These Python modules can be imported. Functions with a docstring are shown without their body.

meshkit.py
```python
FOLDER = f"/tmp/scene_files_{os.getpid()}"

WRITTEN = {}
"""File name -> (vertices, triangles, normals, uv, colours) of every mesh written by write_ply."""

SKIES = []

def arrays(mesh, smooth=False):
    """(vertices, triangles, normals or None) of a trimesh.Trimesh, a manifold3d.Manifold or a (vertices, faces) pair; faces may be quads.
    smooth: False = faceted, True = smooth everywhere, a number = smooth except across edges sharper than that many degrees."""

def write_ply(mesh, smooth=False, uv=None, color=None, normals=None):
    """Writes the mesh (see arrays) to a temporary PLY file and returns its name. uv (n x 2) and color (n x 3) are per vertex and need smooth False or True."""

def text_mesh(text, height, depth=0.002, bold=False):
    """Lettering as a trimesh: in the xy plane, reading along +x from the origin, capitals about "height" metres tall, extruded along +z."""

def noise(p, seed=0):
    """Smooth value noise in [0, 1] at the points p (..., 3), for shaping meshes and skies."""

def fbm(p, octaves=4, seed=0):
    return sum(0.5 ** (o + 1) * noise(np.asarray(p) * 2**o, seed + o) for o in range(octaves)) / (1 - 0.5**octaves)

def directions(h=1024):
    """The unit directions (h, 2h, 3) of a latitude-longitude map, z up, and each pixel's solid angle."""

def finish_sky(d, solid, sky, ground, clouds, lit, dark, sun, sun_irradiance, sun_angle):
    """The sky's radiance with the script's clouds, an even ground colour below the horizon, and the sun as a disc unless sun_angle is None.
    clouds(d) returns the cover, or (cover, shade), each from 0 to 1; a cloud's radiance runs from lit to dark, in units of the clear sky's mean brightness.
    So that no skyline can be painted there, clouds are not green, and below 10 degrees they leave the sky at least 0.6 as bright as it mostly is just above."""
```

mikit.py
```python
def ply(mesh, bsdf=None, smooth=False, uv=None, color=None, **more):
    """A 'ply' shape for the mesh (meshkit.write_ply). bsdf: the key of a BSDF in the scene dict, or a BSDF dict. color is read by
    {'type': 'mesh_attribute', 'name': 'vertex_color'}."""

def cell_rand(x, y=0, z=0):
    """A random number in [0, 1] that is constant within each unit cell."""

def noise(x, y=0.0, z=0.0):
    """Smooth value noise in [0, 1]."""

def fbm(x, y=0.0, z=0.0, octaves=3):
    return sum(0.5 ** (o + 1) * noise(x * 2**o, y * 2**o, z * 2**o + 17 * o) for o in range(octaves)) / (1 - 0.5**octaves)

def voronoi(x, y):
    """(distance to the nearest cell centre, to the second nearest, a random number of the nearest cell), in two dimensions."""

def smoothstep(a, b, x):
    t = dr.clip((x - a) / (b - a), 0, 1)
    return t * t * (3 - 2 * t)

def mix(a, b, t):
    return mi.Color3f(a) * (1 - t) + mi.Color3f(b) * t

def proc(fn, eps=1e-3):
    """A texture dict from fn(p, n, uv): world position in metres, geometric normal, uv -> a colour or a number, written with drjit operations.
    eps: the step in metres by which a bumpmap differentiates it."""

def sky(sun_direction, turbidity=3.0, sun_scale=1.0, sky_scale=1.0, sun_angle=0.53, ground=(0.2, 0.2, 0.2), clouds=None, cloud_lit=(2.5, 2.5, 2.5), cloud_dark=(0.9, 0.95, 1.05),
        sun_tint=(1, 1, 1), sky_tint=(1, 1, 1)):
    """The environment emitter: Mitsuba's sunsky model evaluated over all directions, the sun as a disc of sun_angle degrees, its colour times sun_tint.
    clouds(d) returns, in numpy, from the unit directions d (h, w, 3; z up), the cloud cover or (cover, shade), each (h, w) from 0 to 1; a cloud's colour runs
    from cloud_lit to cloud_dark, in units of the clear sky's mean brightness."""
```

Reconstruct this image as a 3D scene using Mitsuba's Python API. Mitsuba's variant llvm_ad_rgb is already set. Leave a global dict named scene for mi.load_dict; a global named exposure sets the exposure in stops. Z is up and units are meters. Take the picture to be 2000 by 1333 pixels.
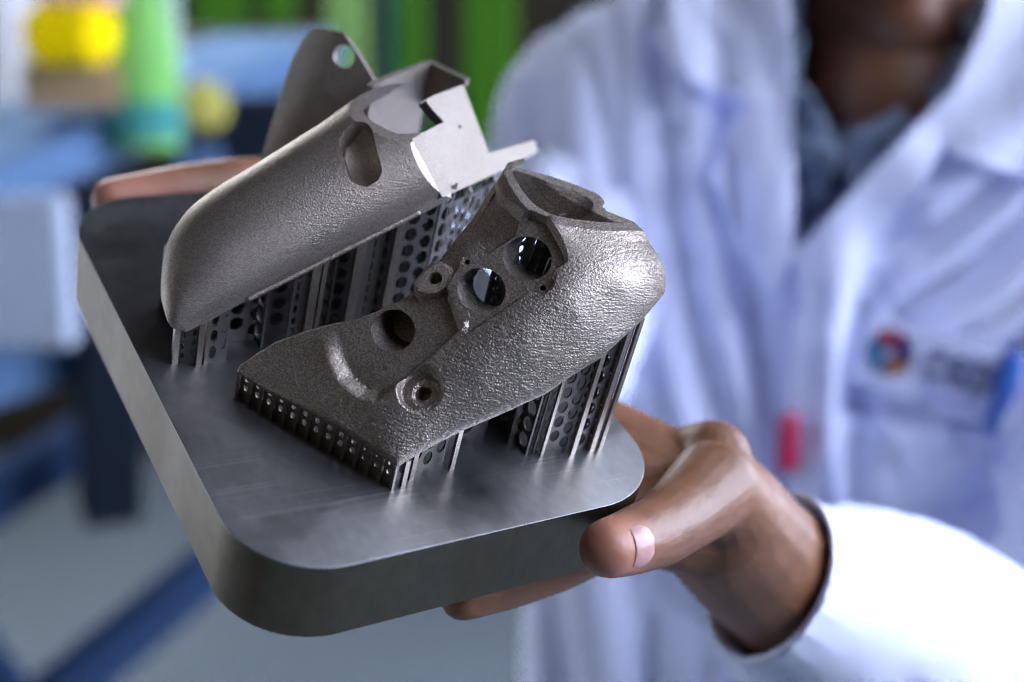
import math
import numpy as np, trimesh, mitsuba as mi, mikit, meshkit
import manifold3d as m3
from shapely import Polygon, Point, points as shp_points, distance as shp_distance, contains_xy
from scipy.interpolate import RBFInterpolator, PchipInterpolator
from scipy.spatial import cKDTree
import drjit as dr
from mikit import proc, noise, fbm, smoothstep, mix

rng = np.random.default_rng(7)
scene, labels = {}, {}
T4 = mi.ScalarTransform4f

# ------------------------------------------------------------------ camera, lights, exposure
PITCH = math.radians(12.0)
CAM = np.array([0.0, 0.0, 1.38])
FWD = np.array([0, math.cos(PITCH), -math.sin(PITCH)])
DOWN = np.array([0, -math.sin(PITCH), -math.cos(PITCH)])
RIGHT = np.array([1.0, 0, 0])
FPX = 2593.0                                   # focal length in pixels of the 2000 px wide photograph
scene['camera'] = {
    'type': 'thinlens', 'fov': math.degrees(2 * math.atan(1000 / FPX)), 'fov_axis': 'x',
    'to_world': T4().look_at(origin=CAM.tolist(), target=(CAM + FWD).tolist(), up=(-DOWN).tolist()),
    'aperture_radius': 0.0050, 'focus_distance': 0.360, 'near_clip': 0.02, 'far_clip': 60.0}
exposure = 0.17


def rgb(*c):
    return {'type': 'rgb', 'value': list(c)}


scene['room_light'] = {'type': 'constant', 'radiance': rgb(0.026, 0.0235, 0.0225)}


def panel_light(key, centre, target, w, h, rad, label):
    """A ceiling or window luminaire: an emitting panel in a thin frame, facing the target."""
    c, t = np.asarray(centre, float), np.asarray(target, float)
    m = T4().look_at(origin=c.tolist(), target=t.tolist(), up=[0, 0, 1] if abs((t - c)[2]) < 0.9 * np.linalg.norm(t - c) else [0, 1, 0])
    scene[key + '__diffuser'] = {'type': 'rectangle', 'to_world': m @ T4().scale([w / 2, h / 2, 1]), 'emitter': {'type': 'area', 'radiance': rgb(*rad)},
                                 'bsdf': {'type': 'diffuse', 'reflectance': rgb(.5, .5, .5)}}
    fr = [trimesh.creation.box([w + .1, .05, .06]), trimesh.creation.box([w + .1, .05, .06]), trimesh.creation.box([.05, h, .06]), trimesh.creation.box([.05, h, .06])]
    for b, o in zip(fr, ((0, h / 2 + .025), (0, -h / 2 - .025), (w / 2 + .025, 0), (-w / 2 - .025, 0))):
        b.apply_translation([o[0], o[1], -.03])
    f = trimesh.util.concatenate(fr)
    f.apply_transform(np.array(m.matrix))
    scene[key + '__frame'] = mikit.ply(f, 'frame_grey')
    labels[key] = {'label': label, 'category': 'lamp'}


FOCUS = CAM + FWD * 0.42
panel_light('window_light', FOCUS + RIGHT * 2.8 - DOWN * 1.45 - FWD * 1.15, FOCUS, 2.7, 2.3, (8.7, 9.6, 12.4), 'large daylight panel to the right of the camera lighting the white coat')
panel_light('window_light_001', FOCUS + RIGHT * 2.9 - DOWN * 0.8 + FWD * 1.0, FOCUS + FWD * 0.7, 3.0, 2.1, (6.0, 6.6, 8.4), 'tall daylight panel level with the person beyond the right edge of the photo')
panel_light('ceiling_light_001', FOCUS + RIGHT * .95 - DOWN * 1.3 - FWD * .28, FOCUS + RIGHT * .95 - FWD * .28, 1.3, 1.6, (.80, .88, 1.08), 'dim ceiling panel right above the metal plate')
panel_light('ceiling_light_002', FOCUS + RIGHT * .72 - DOWN * 1.4 + FWD * .15, FOCUS, .6, .6, (6.0, 6.5, 7.6), 'small bright ceiling panel above the right of the metal plate')
panel_light('side_light', FOCUS - RIGHT * 2.4 + DOWN * 0.08 + FWD * 0.70, FOCUS, 2.3, 1.4, (1.25, 1.42, 1.70), 'dimmer bluish panel beyond the left edge lighting the side of the plate')
panel_light('ceiling_light', CAM + np.array([-1.3, 2.9, 1.05]), CAM + np.array([-1.0, 2.2, -.4]), 1.4, 0.7, (12.5, 12.9, 13.4), 'added unseen ceiling panel brightening the blurred workbench in the background')  # added lamp, out of view, to brighten the background bench

# ------------------------------------------------------------------ frames and helpers
PR = np.array([[0.85029778, -0.48093567, 0.21376286], [-0.12405714, -0.57786676, -0.80664728], [0.5114719, 0.65937158, -0.55102233]])
PT = np.array([-0.0496658777, -0.00160809858, 0.403474201])
C2W = np.stack([RIGHT, DOWN, FWD], 1)
MW = np.eye(4)                                  # plate frame (metres) -> world
MW[:3, :3] = C2W @ PR
MW[:3, 3] = C2W @ PT + CAM
PCAM = -PR.T @ PT * 1000                        # camera in plate mm


def W(u, v, d):
    """photo pixel and depth (m) -> world point"""
    return CAM + d * (C2W @ np.array([(u - 1000) / FPX, (v - 666.5) / FPX, 1.0]))


def pl(P):
    """plate mm -> world"""
    P = np.asarray(P, float) / 1000
    return P @ MW[:3, :3].T + MW[:3, 3]


def pray(u, v):
    return PR.T @ np.array([(u - 1000) / FPX, (v - 666.5) / FPX, 1.0])


def onplane(u, v, P0, n):
    d, n = pray(u, v), np.asarray(n, float)
    return PCAM + d * (((np.asarray(P0, float) - PCAM) @ n) / (d @ n))


def to_tm(m):
    if hasattr(m, 'to_mesh'):
        q = m.to_mesh()
        return trimesh.Trimesh(np.array(q.vert_properties[:, :3]), np.array(q.tri_verts), process=False)
    return m


def man(tm):
    return m3.Manifold(m3.Mesh(np.asarray(tm.vertices, np.float32), np.asarray(tm.faces, np.uint32)))


def put(key, mesh, bsdf, smooth=30, plate=False):
    """one entry of the scene; plate=True: the mesh is in plate millimetres"""
    tm = to_tm(mesh).copy()
    if plate:
        tm.vertices = pl(tm.vertices)
    scene[key] = mikit.ply(tm, bsdf, smooth=smooth)
    return tm


def tag(key, label, cat, group=None, kind=None):
    labels[key] = {k: v for k, v in (('label', label), ('category', cat), ('group', group), ('kind', kind)) if v}


def box(c, size, rot=None, bevel=0.0):
    c, size = np.asarray(c, float), np.asarray(size, float)
    if bevel:
        m = to_tm(m3.Manifold.hull_points([tuple((np.array(s) * (size / 2 - bevel)) + np.eye(3)[a] * bevel * s[a]) for s in np.ndindex(2, 2, 2) for s in [np.array(s) * 2 - 1] for a in range(3)]))
    else:
        m = trimesh.creation.box(size)
    if rot is not None:
        m.vertices = m.vertices @ np.asarray(rot).T
    m.vertices += c
    return m


def chain(js, seg=20):
    """union of hulls of spheres at joints (p, r)"""
    out = m3.Manifold()
    for (p, r), (q, s) in zip(js[:-1], js[1:]):
        out += m3.Manifold.batch_hull([m3.Manifold.sphere(r, seg).translate(tuple(map(float, p))), m3.Manifold.sphere(s, seg).translate(tuple(map(float, q)))])
    return out


P_CONST = (MW[:3, :3].T).tolist(), (-(MW[:3, :3].T @ MW[:3, 3])).tolist()


def plate_xyz(p):
    """world -> plate millimetres inside a texture"""
    r, o = P_CONST
    return [1000 * (r[i][0] * p.x + r[i][1] * p.y + r[i][2] * p.z + o[i]) for i in range(3)]


# ------------------------------------------------------------------ materials
def grain_height(p, n, uv):
    x, y, z = plate_xyz(p)
    g = noise(x * 2.8 + 11, y * 2.8, z * 3.5)
    g2 = noise(x * 5.0, y * 5.0 + 7, z * 6.2)
    layer = noise(x * 0.45, y * 0.45, z * 2.9)
    return 0.50 * g + 0.26 * g2 + 0.42 * layer


def grain_rough(p, n, uv):
    x, y, z = plate_xyz(p)
    return 0.40 + 0.12 * fbm(x * 0.12, y * 0.12, z * 0.12)


def grain_base(p, lo, hi):
    x, y, z = plate_xyz(p)
    t = noise(x * 2.8 + 11, y * 2.8, z * 3.5)
    s = fbm(x * 0.08, y * 0.08, z * 0.08 + 3)
    return mix((0.40, 0.34, 0.28), (0.47, 0.42, 0.37), s) * (lo + (hi - lo) * smoothstep(0.2, 0.85, t))


def grain_col(p, n, uv):
    return grain_base(p, 0.62, 1.20)


def fine_col(p, n, uv):
    return grain_base(p, 0.76, 1.14)


def brushed(p, n, uv):
    x, y, z = plate_xyz(p)
    return noise(x * 9.0 + 0.6 * y, y * 0.25, z * 4) * 0.6 + noise(x * 0.3, y * 11.0, z * 4) * 0.4


def plate_rough(p, n, uv):
    x, y, z = plate_xyz(p)
    smear = fbm(x * 0.035 + 2.0, y * 0.05, 1.0)
    s2 = fbm(x * 0.16, y * 0.10, 5.0)
    return dr.clip(0.27 + 0.20 * smear + 0.10 * s2 - 0.06 * front_sheen(x, y), 0.2, 0.6)


def front_sheen(x, y):
    """reflected brightness along the front edge, painted into the plate material"""
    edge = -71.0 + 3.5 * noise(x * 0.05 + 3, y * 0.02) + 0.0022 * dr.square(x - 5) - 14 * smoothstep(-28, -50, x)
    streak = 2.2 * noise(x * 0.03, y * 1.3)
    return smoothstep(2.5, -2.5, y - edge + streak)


def plate_col(p, n, uv):
    x, y, z = plate_xyz(p)
    s = fbm(x * 0.05, y * 0.04, z * 0.02 + 9)
    s2 = fbm(x * 0.5, y * 0.35, z * 0.2)
    top = mix((0.25, 0.248, 0.252), (0.385, 0.388, 0.40), s) * (0.86 + 0.22 * s2)
    scratch = smoothstep(0.72, 0.86, noise(x * 0.11 + y * 2.6, y * 0.09 - x * 0.02, 4.0)) * smoothstep(0.5, 0.8, noise(x * 0.06, y * 0.06, 9.0))
    top = top * (0.80 + 0.72 * front_sheen(x, y)) * (1 + 0.25 * scratch)  # bright reflection on the front strip painted into the top colour
    side = mix((0.135, 0.108, 0.076), (0.19, 0.158, 0.115), s) * (0.8 + 0.35 * s2)   # sides painted darker, standing in for the dark surroundings they mirror
    return dr.select(z < -0.2, side, top)


def diffuse(*c):
    return {'type': 'twosided', 'bsdf': {'type': 'diffuse', 'reflectance': rgb(*c)}}


def plastic(c, rough=0.4):
    return {'type': 'principled', 'base_color': rgb(*c), 'roughness': rough, 'specular': 0.5}


scene['sintered_metal'] = {'type': 'bumpmap', 'arbitrary': proc(grain_height, eps=6e-5), 'scale': 0.00029,
                           'bsdf': {'type': 'principled', 'base_color': proc(grain_col), 'metallic': 1.0, 'roughness': proc(grain_rough), 'specular': 0.5}}
scene['fine_metal'] = {'type': 'bumpmap', 'arbitrary': proc(grain_height, eps=6e-5), 'scale': 0.00018,
                       'bsdf': {'type': 'principled', 'base_color': proc(fine_col), 'metallic': 1.0, 'roughness': proc(lambda p, n, uv: grain_rough(p, n, uv) + 0.06), 'specular': 0.5}}
scene['dimmed_metal'] = {'type': 'principled', 'base_color': proc(lambda p, n, uv: grain_base(p, 0.52, 0.66)), 'metallic': 1.0, 'roughness': 0.58}  # same metal, colour darkened to hold back glare on the flange
scene['shaded_metal'] = {'type': 'principled', 'base_color': rgb(.20, .19, .18), 'metallic': 1.0, 'roughness': 0.55}  # support metal darkened: shade between the posts put into the colour
scene['support_metal'] = {'type': 'principled', 'base_color': proc(fine_col), 'metallic': 1.0, 'roughness': 0.42}
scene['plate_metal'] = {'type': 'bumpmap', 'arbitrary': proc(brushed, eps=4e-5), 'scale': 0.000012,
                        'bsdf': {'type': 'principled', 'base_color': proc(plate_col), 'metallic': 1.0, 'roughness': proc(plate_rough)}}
scene['frame_grey'] = diffuse(.3, .3, .3)


TIP = W(1168, 1085, .352)
TIP2 = pl((-46, 98, -4))


def skin_col(p, n, uv):
    s = fbm(p.x * 60, p.y * 60, p.z * 60)
    s2 = fbm(p.x * 400, p.y * 400, p.z * 400)
    d = dr.sqrt(dr.square(p.x - TIP[0]) + dr.square(p.y - TIP[1]) + dr.square(p.z - TIP[2]))
    d2 = dr.sqrt(dr.square(p.x - TIP2[0]) + dr.square(p.y - TIP2[1]) + dr.square(p.z - TIP2[2]))
    pad = dr.maximum(smoothstep(0.020, 0.004, d), smoothstep(0.040, 0.010, d2))                     # paler, pinker skin on the pad of the thumb
    return mix(skin_base(s, s2), (0.50, 0.22, 0.15), pad * 0.8)


def skin_base(s, s2):
    return mix((0.118, 0.048, 0.021), (0.235, 0.105, 0.052), s) * (0.9 + 0.2 * s2)


def skin_bump(p, n, uv):
    a = fbm(p.x * 900, p.y * 900, p.z * 900)
    w = noise(p.x * 260 + p.z * 120, p.y * 90, p.z * 380 - p.x * 90)
    return 0.5 * a + 0.5 * w


scene['skin'] = {'type': 'bumpmap', 'arbitrary': proc(skin_bump, eps=1e-4), 'scale': 0.00022,
                 'bsdf': {'type': 'principled', 'base_color': proc(skin_col), 'roughness': 0.42, 'specular': 0.5, 'sheen': 0.2}}
scene['nail_keratin'] = {'type': 'principled', 'base_color': rgb(0.40, 0.22, 0.20), 'roughness': 0.3, 'specular': 0.5, 'clearcoat': 0.4}


def coat_col(p, n, uv):
    s = fbm(p.x * 900, p.y * 900, p.z * 900)
    return mix((0.72, 0.765, 0.975), (0.77, 0.81, 0.98), s)


scene['eye_dark'] = {'type': 'principled', 'base_color': rgb(.05, .03, .02), 'roughness': .15, 'specular': .5}
scene['hair_black'] = {'type': 'principled', 'base_color': rgb(.012, .010, .009), 'roughness': .7}
scene['coat_cotton'] = {'type': 'twosided', 'bsdf': {'type': 'diffuse', 'reflectance': proc(coat_col)}}


def shirt_col(p, n, uv):
    s = fbm(p.x * 160, p.y * 160, p.z * 160)
    return mix((0.10, 0.14, 0.20), (0.36, 0.44, 0.52), smoothstep(0.35, 0.65, s))


scene['shirt_cotton'] = {'type': 'twosided', 'bsdf': {'type': 'diffuse', 'reflectance': proc(shirt_col)}}
for nm, c in dict(print_navy=(0.010, 0.022, 0.12), print_red=(0.28, 0.008, 0.03), print_orange=(0.30, 0.11, 0.03), print_teal=(0.03, 0.18, 0.30), pen_blue=(0.02, 0.11, 0.42),
                  tag_red=(0.50, 0.012, 0.07), badge_white=(0.72, 0.75, 0.92), badge_line=(0.35, 0.4, 0.7)).items():
    scene[nm] = plastic(c, 0.5)

# ------------------------------------------------------------------ build plate
TH, PWD, PLN, PRD = 25.0, 126.58, 178.74, 25.08


def rounded_rect(w, l, r, n=28):
    pts = []
    for cx, cy, a0 in ((w / 2 - r, l / 2 - r, 0), (-w / 2 + r, l / 2 - r, 90), (-w / 2 + r, -l / 2 + r, 180), (w / 2 - r, -l / 2 + r, 270)):
        for a in np.radians(a0 + np.linspace(0, 90, n)):
            pts.append((cx + r * np.cos(a), cy + r * np.sin(a)))
    return pts


def plate_mesh():
    lay = [(-TH, .5), (-TH + .5, 0), (-.35, 0), (-.1, .1), (0, .35)]
    rings = [np.array([(x, y, z) for x, y in rounded_rect(PWD - 2 * i, PLN - 2 * i, PRD - i)]) for z, i in lay]
    n = len(rings[0])
    v = np.vstack(rings + [[[0, 0, -TH]], [[0, 0, 0]]])
    f = []
    for k in range(len(lay) - 1):
        for i in range(n):
            j = (i + 1) % n
            f += [(k * n + i, k * n + j, (k + 1) * n + j), (k * n + i, (k + 1) * n + j, (k + 1) * n + i)]
    b = len(v) - 2
    for i in range(n):
        j = (i + 1) % n
        f += [(b, j, i), (b + 1, (len(lay) - 1) * n + i, (len(lay) - 1) * n + j)]
    return trimesh.Trimesh(v, f, process=False)


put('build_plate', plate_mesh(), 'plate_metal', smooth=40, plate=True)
tag('build_plate', 'thick grey metal plate with rounded corners held in two hands, carrying the printed metal parts', 'metal plate')


# ------------------------------------------------------------------ printed parts: relief solids in a tilted part frame
class Frame:
    def __init__(s, O, e1, e2):
        s.O = np.array(O, float)
        s.e1 = np.array(e1, float) / np.linalg.norm(e1)
        e2 = np.array(e2, float)
        e2 = e2 - s.e1 * (s.e1 @ e2)
        s.e2 = e2 / np.linalg.norm(e2)
        s.n = np.cross(s.e1, s.e2)
        s.M = np.stack([s.e1, s.e2, s.n], 1)

    def out(s, q):
        """part mm -> plate mm"""
        return np.asarray(q, float) @ s.M.T + s.O

    def inn(s, P):
        return (np.asarray(P, float) - s.O) @ s.M

    def px(s, u, v, w):
        """photo pixel at height w above the part's base plane -> (a, b)"""
        return s.inn(onplane(u, v, s.O + s.n * w, s.n))[:2]


def relief(top, bot, a0, a1, b0, b1, step):
    """closed solid between two height fields over a rectangle"""
    a, b = np.arange(a0, a1 + step, step), np.arange(b0, b1 + step, step)
    A, B = np.meshgrid(a, b, indexing='ij')
    zt = top(A.ravel(), B.ravel())
    zb = np.minimum(bot(A.ravel(), B.ravel()), zt - 0.15)
    na, nb = A.shape
    v = np.vstack([np.c_[A.ravel(), B.ravel(), zt], np.c_[A.ravel(), B.ravel(), zb]])
    idx = np.arange(na * nb).reshape(na, nb)
    q = np.stack([idx[:-1, :-1], idx[1:, :-1], idx[1:, 1:], idx[:-1, 1:]], -1).reshape(-1, 4)
    m = na * nb
    f = [q[:, [0, 1, 2]], q[:, [0, 2, 3]], q[:, [0, 2, 1]] + m, q[:, [0, 3, 2]] + m]
    ring = np.r_[idx[:-1, 0], idx[-1, :-1], idx[:0:-1, -1], idx[0, :0:-1]]
    nxt = np.roll(ring, -1)
    f += [np.c_[ring, ring + m, nxt + m], np.c_[ring, nxt + m, nxt]]
    return m3.Manifold(m3.Mesh(v.astype(np.float32), np.vstack(f).astype(np.uint32)))


def prism(poly, z0, z1, rnd=0.0):
    p = Polygon(poly).buffer(0)
    if rnd:
        p = p.buffer(-rnd).buffer(2 * rnd).buffer(-rnd)
    c = m3.CrossSection([np.array(p.exterior.coords)[:-1]], m3.FillRule.EvenOdd)
    return m3.Manifold.extrude(c, z1 - z0).translate((0, 0, z0))


def sdist(poly, A, B):
    """signed distance, positive inside"""
    pts = shp_points(A, B)
    d = shp_distance(poly.exterior, pts)
    return np.where(contains_xy(poly, A, B), d, -d)


def sst(x, a, b):
    t = np.clip((x - a) / (b - a), 0, 1)
    return t * t * (3 - 2 * t)


def cyl(p, d, r, l0, l1, seg=40):
    """cylinder along direction d through p, from l0 to l1"""
    d = np.asarray(d, float) / np.linalg.norm(d)
    x = np.cross(d, [0, 0, 1.0]) if abs(d[2]) < .99 else np.array([1.0, 0, 0])
    x /= np.linalg.norm(x)
    y = np.cross(d, x)
    o = np.asarray(p, float) + d * l0
    M = np.c_[x, y, d, o]
    return m3.Manifold.cylinder(l1 - l0, r, r, seg).transform(M)


def trim_above(sol, F, h):
    """keep what lies below plate height h"""
    n = F.M.T @ np.array([0, 0, 1.0])
    return sol.trim_by_plane(tuple(-n), float(-(h - F.O[2])))


TOPH = 63.5
# ---- part A: the front shell
FA = Frame([-17, -67, 9], [.865, 0, .5015], np.cross([-.484, -.262, .835], [.865, 0, .5015]))
ctrlA = np.array([
    (0, 0, 0), (15, -.3, 0), (30, -2.6, 0), (45, -4, 0), (60, -4, 0), (75, -1.5, .5), (85, -.6, 1.5), (92, 0, 3),
    (0, 8, 3), (15, 6, 4.9), (30, 5, 7.2), (45, 4, 9.0), (60, 4.5, 10.6), (75, 5, 9.0), (88, 6, 6.0),
    (-6, 14, 2.5), (0, 17, 5), (15, 18, 8.6), (30, 19, 11), (45, 20, 13), (60, 21, 15), (68, 27, 16), (74, 25, 14), (80, 20, 11.2), (88, 15, 6.5),
    (-14, 30, 3), (0, 31, 6), (15, 30, 8.2), (30, 30, 10), (45, 33, 11.5), (60, 36, 14.2), (67.6, 36, 16), (67.6, 43, 14.2),
    (-23, 49, 1.5), (-10, 49, 2.2), (0, 46.5, 3.5), (12, 42, 4.5), (25, 40, 5.5), (38, 41.5, 6.5), (45, 44, 7), (55, 47.5, 8), (63, 53, 8.5), (70, 57, 8.5), (76, 60, 8),
    (-5, 10, 1.5), (-14, 30, 2), (-19, 39, 1.5), (-30, 55, 1), (-15, 5, 0), (0, -10, -8), (45, -14, -9), (90, -12, -5), (20, 55, -1), (60, 62, 2), (100, 10, 3), (100, 40, 10)], float)
ctrlA = ctrlA[np.unique(ctrlA[:, :2], axis=0, return_index=True)[1]]
_rA = RBFInterpolator(ctrlA[:, :2], ctrlA[:, 2], kernel='thin_plate_spline', smoothing=0.6)
outA = Polygon([(-23.3, 48.7), (-19.2, 38.8), (-12.9, 26.5), (-6.9, 14.2), (-2.4, 4.1), (0, 0), (6.3, 0.0), (12.4, -.2), (18.5, -.8), (26.3, -2.1), (33.6, -3.2), (42.5, -4.3), (50, -4.2), (62, -4.0), (76.6, -1.2), (85.7, 1.1),
                (97, 5), (97, 64), (72.5, 60), (70, 57.5), (66, 55), (61, 52.8), (54.3, 49.2), (43.7, 45.4), (38.2, 43.2), (28, 39.6), (21.2, 40), (12, 42), (4.2, 45.5), (-4, 48.3), (-9.7, 50.2), (-16.5, 50.2), (-21.4, 49.9)])


def px(F, w, *uv):
    return np.array([F.px(u, v, w) for u, v in uv])


TROUGH = Polygon(np.vstack([px(FA, 5.5, (646, 672), (652, 700), (672, 738), (706, 768)), px(FA, 7, (735, 772), (790, 738)), px(FA, 10, (850, 682), (905, 636)), [(60, 21), (64, 38), (62.5, 46), (66, 60), (50, 60), (20, 60), (6, 56), (2.5, 45)]])).buffer(-1.2).buffer(1.2)
PAD = Polygon(px(FA, 11.5, (868, 548), (893, 622), (897, 638), (912, 648), (935, 636), (1033, 577), (1045, 580), (1062, 582), (1080, 570), (1086, 553), (1080, 540), (1108, 522), (1104, 502), (1088, 470), (1070, 440), (1040, 428), (1012, 438), (1004, 462), (955, 492), (918, 496), (898, 500), (892, 520))).buffer(-.4).buffer(.8).buffer(-.4)
CB = FA.px(820, 757, 7.5)
LUG = FA.px(850, 535, 9.0)
NUB = FA.px(905, 634, 10.5)


def envA(A, B):
    return _rA(np.c_[A, B])


def topA(A, B):
    z = envA(A, B)
    # trough, fading towards the back rim
    m = sst(sdist(TROUGH, A, B), -1.0 - 1.4 * sst(A, 14, 4), 1.4 + 1.6 * sst(A, 14, 4))
    dep = (3.4 + 0.04 * np.clip(A - 5, 0, 40)) * sst(B, 46, 26)
    dep = np.where(A > 45, dep * 0.9 + 1.2 * sst(A, 45, 55), dep)
    z = z - m * dep
    # sunken flat pad with the two big bores
    mp = sst(sdist(PAD, A, B), -.35, .2)
    padz = 10.9 + 0.085 * (A - 45) + 0.0 * (B - 28)
    z = z * (1 - mp) + padz * mp
    # counterbore
    r = np.hypot((A - CB[0]) / 1.0, B - CB[1])
    mc = sst(r, 6.3, 5.3)
    z = z * (1 - mc) + np.minimum(z - .6, 5.0 + 0.10 * (A - CB[0]) - .02 * (B - CB[1])) * mc
    r2 = np.hypot(A - CB[0] - .6, B - CB[1] + 1.2)
    z = z - .8 * sst(r2, 3.6, 3.2)
    # lug at the back rim
    rl = np.hypot(A - LUG[0] + 1.2, B - LUG[1])
    ml = sst(rl, 5.9, 5.3)
    z = z * (1 - ml) + (8.6 - 0.06 * (A - LUG[0])) * ml
    rn = np.hypot(A - NUB[0], B - NUB[1])
    z = z + .9 * sst(rn, 1.5, .5)
    # rounded rim
    d = np.clip(sdist(outA, A, B), 0, None)
    rr = 1.4
    z = z - np.where(d < rr, rr - np.sqrt(np.clip(rr * rr - (rr - d) ** 2, 0, None)), 0) * .9
    return z


def botA(A, B):
    z = envA(A, B)
    m = sst(sdist(TROUGH, A, B), -1.5, 1.0)
    return z - 2.0 - m * 3.4 * sst(B, 48, 30)


STEP = 0.4
A_top = relief(topA, botA, -26, 98, -8, 64, STEP)
A_sol = A_top ^ prism(np.array(outA.exterior.coords)[:-1], -30, 60, .8)
# back plate that closes the tube at the upper end
_bp = PchipInterpolator([5, 14, 17, 22, 25.6, 30.5, 34, 38.3, 50, 58, 66], [5.0, 5.4, 6.0, 6.8, 7.2, 7.6, 5.2, 4.0, 5.5, 8.4, 9.5])


def bpz(A, B):
    return _bp(B) - 0.38 * np.clip(80 - 0.3 * (B - 40) - A, 0, 40)


bp = relief(lambda A, B: bpz(A, B), lambda A, B: bpz(A, B) - 2.0, 69, 98, 6, 62, 0.6)
bp = bp ^ prism(np.array(outA.buffer(-.3).exterior.coords)[:-1], -30, 60, .8)
A_sol = A_sol + bp
# rim wall joining the two on the back side
rim_out = outA.buffer(-.1)
rim_in = outA.buffer(-2.2)
rimw = relief(lambda A, B: np.minimum(envA(A, B) - .6, 20), lambda A, B: np.minimum(envA(A, B) - 6, 3.5), 46, 98, 30, 64, 0.8)
rimw = (rimw ^ prism(np.array(rim_out.exterior.coords)[:-1], -30, 60)) - prism(np.array(rim_in.exterior.coords)[:-1], -30, 60)
A_sol = A_sol + rimw
HOLE_AX = np.array([-.60, -.36, .80])


def slanted(a, b, w, r, l0, l1):
    """bore with a round mouth in the face and slanting walls"""
    m = m3.Manifold.cylinder(l1 - l0, r, r, 64).scale((1, 1.08, 1)).translate((0, 0, l0))
    kx, ky = HOLE_AX[:2] / HOLE_AX[2]
    return m.transform(np.array([[1, 0, kx, a], [0, 1, ky, b], [0, 0, 1, w]]))


A_below = relief(lambda A, B: topA(A, B) - .35, lambda A, B: topA(A, B) - 20, 5, 80, 10, 52, .5)


def bore(F, u, v, w, r, depth=14, ax=HOLE_AX):
    a, b = F.px(u, v, w)
    return cyl((a, b, w), ax, r, -depth, 8)


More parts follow.
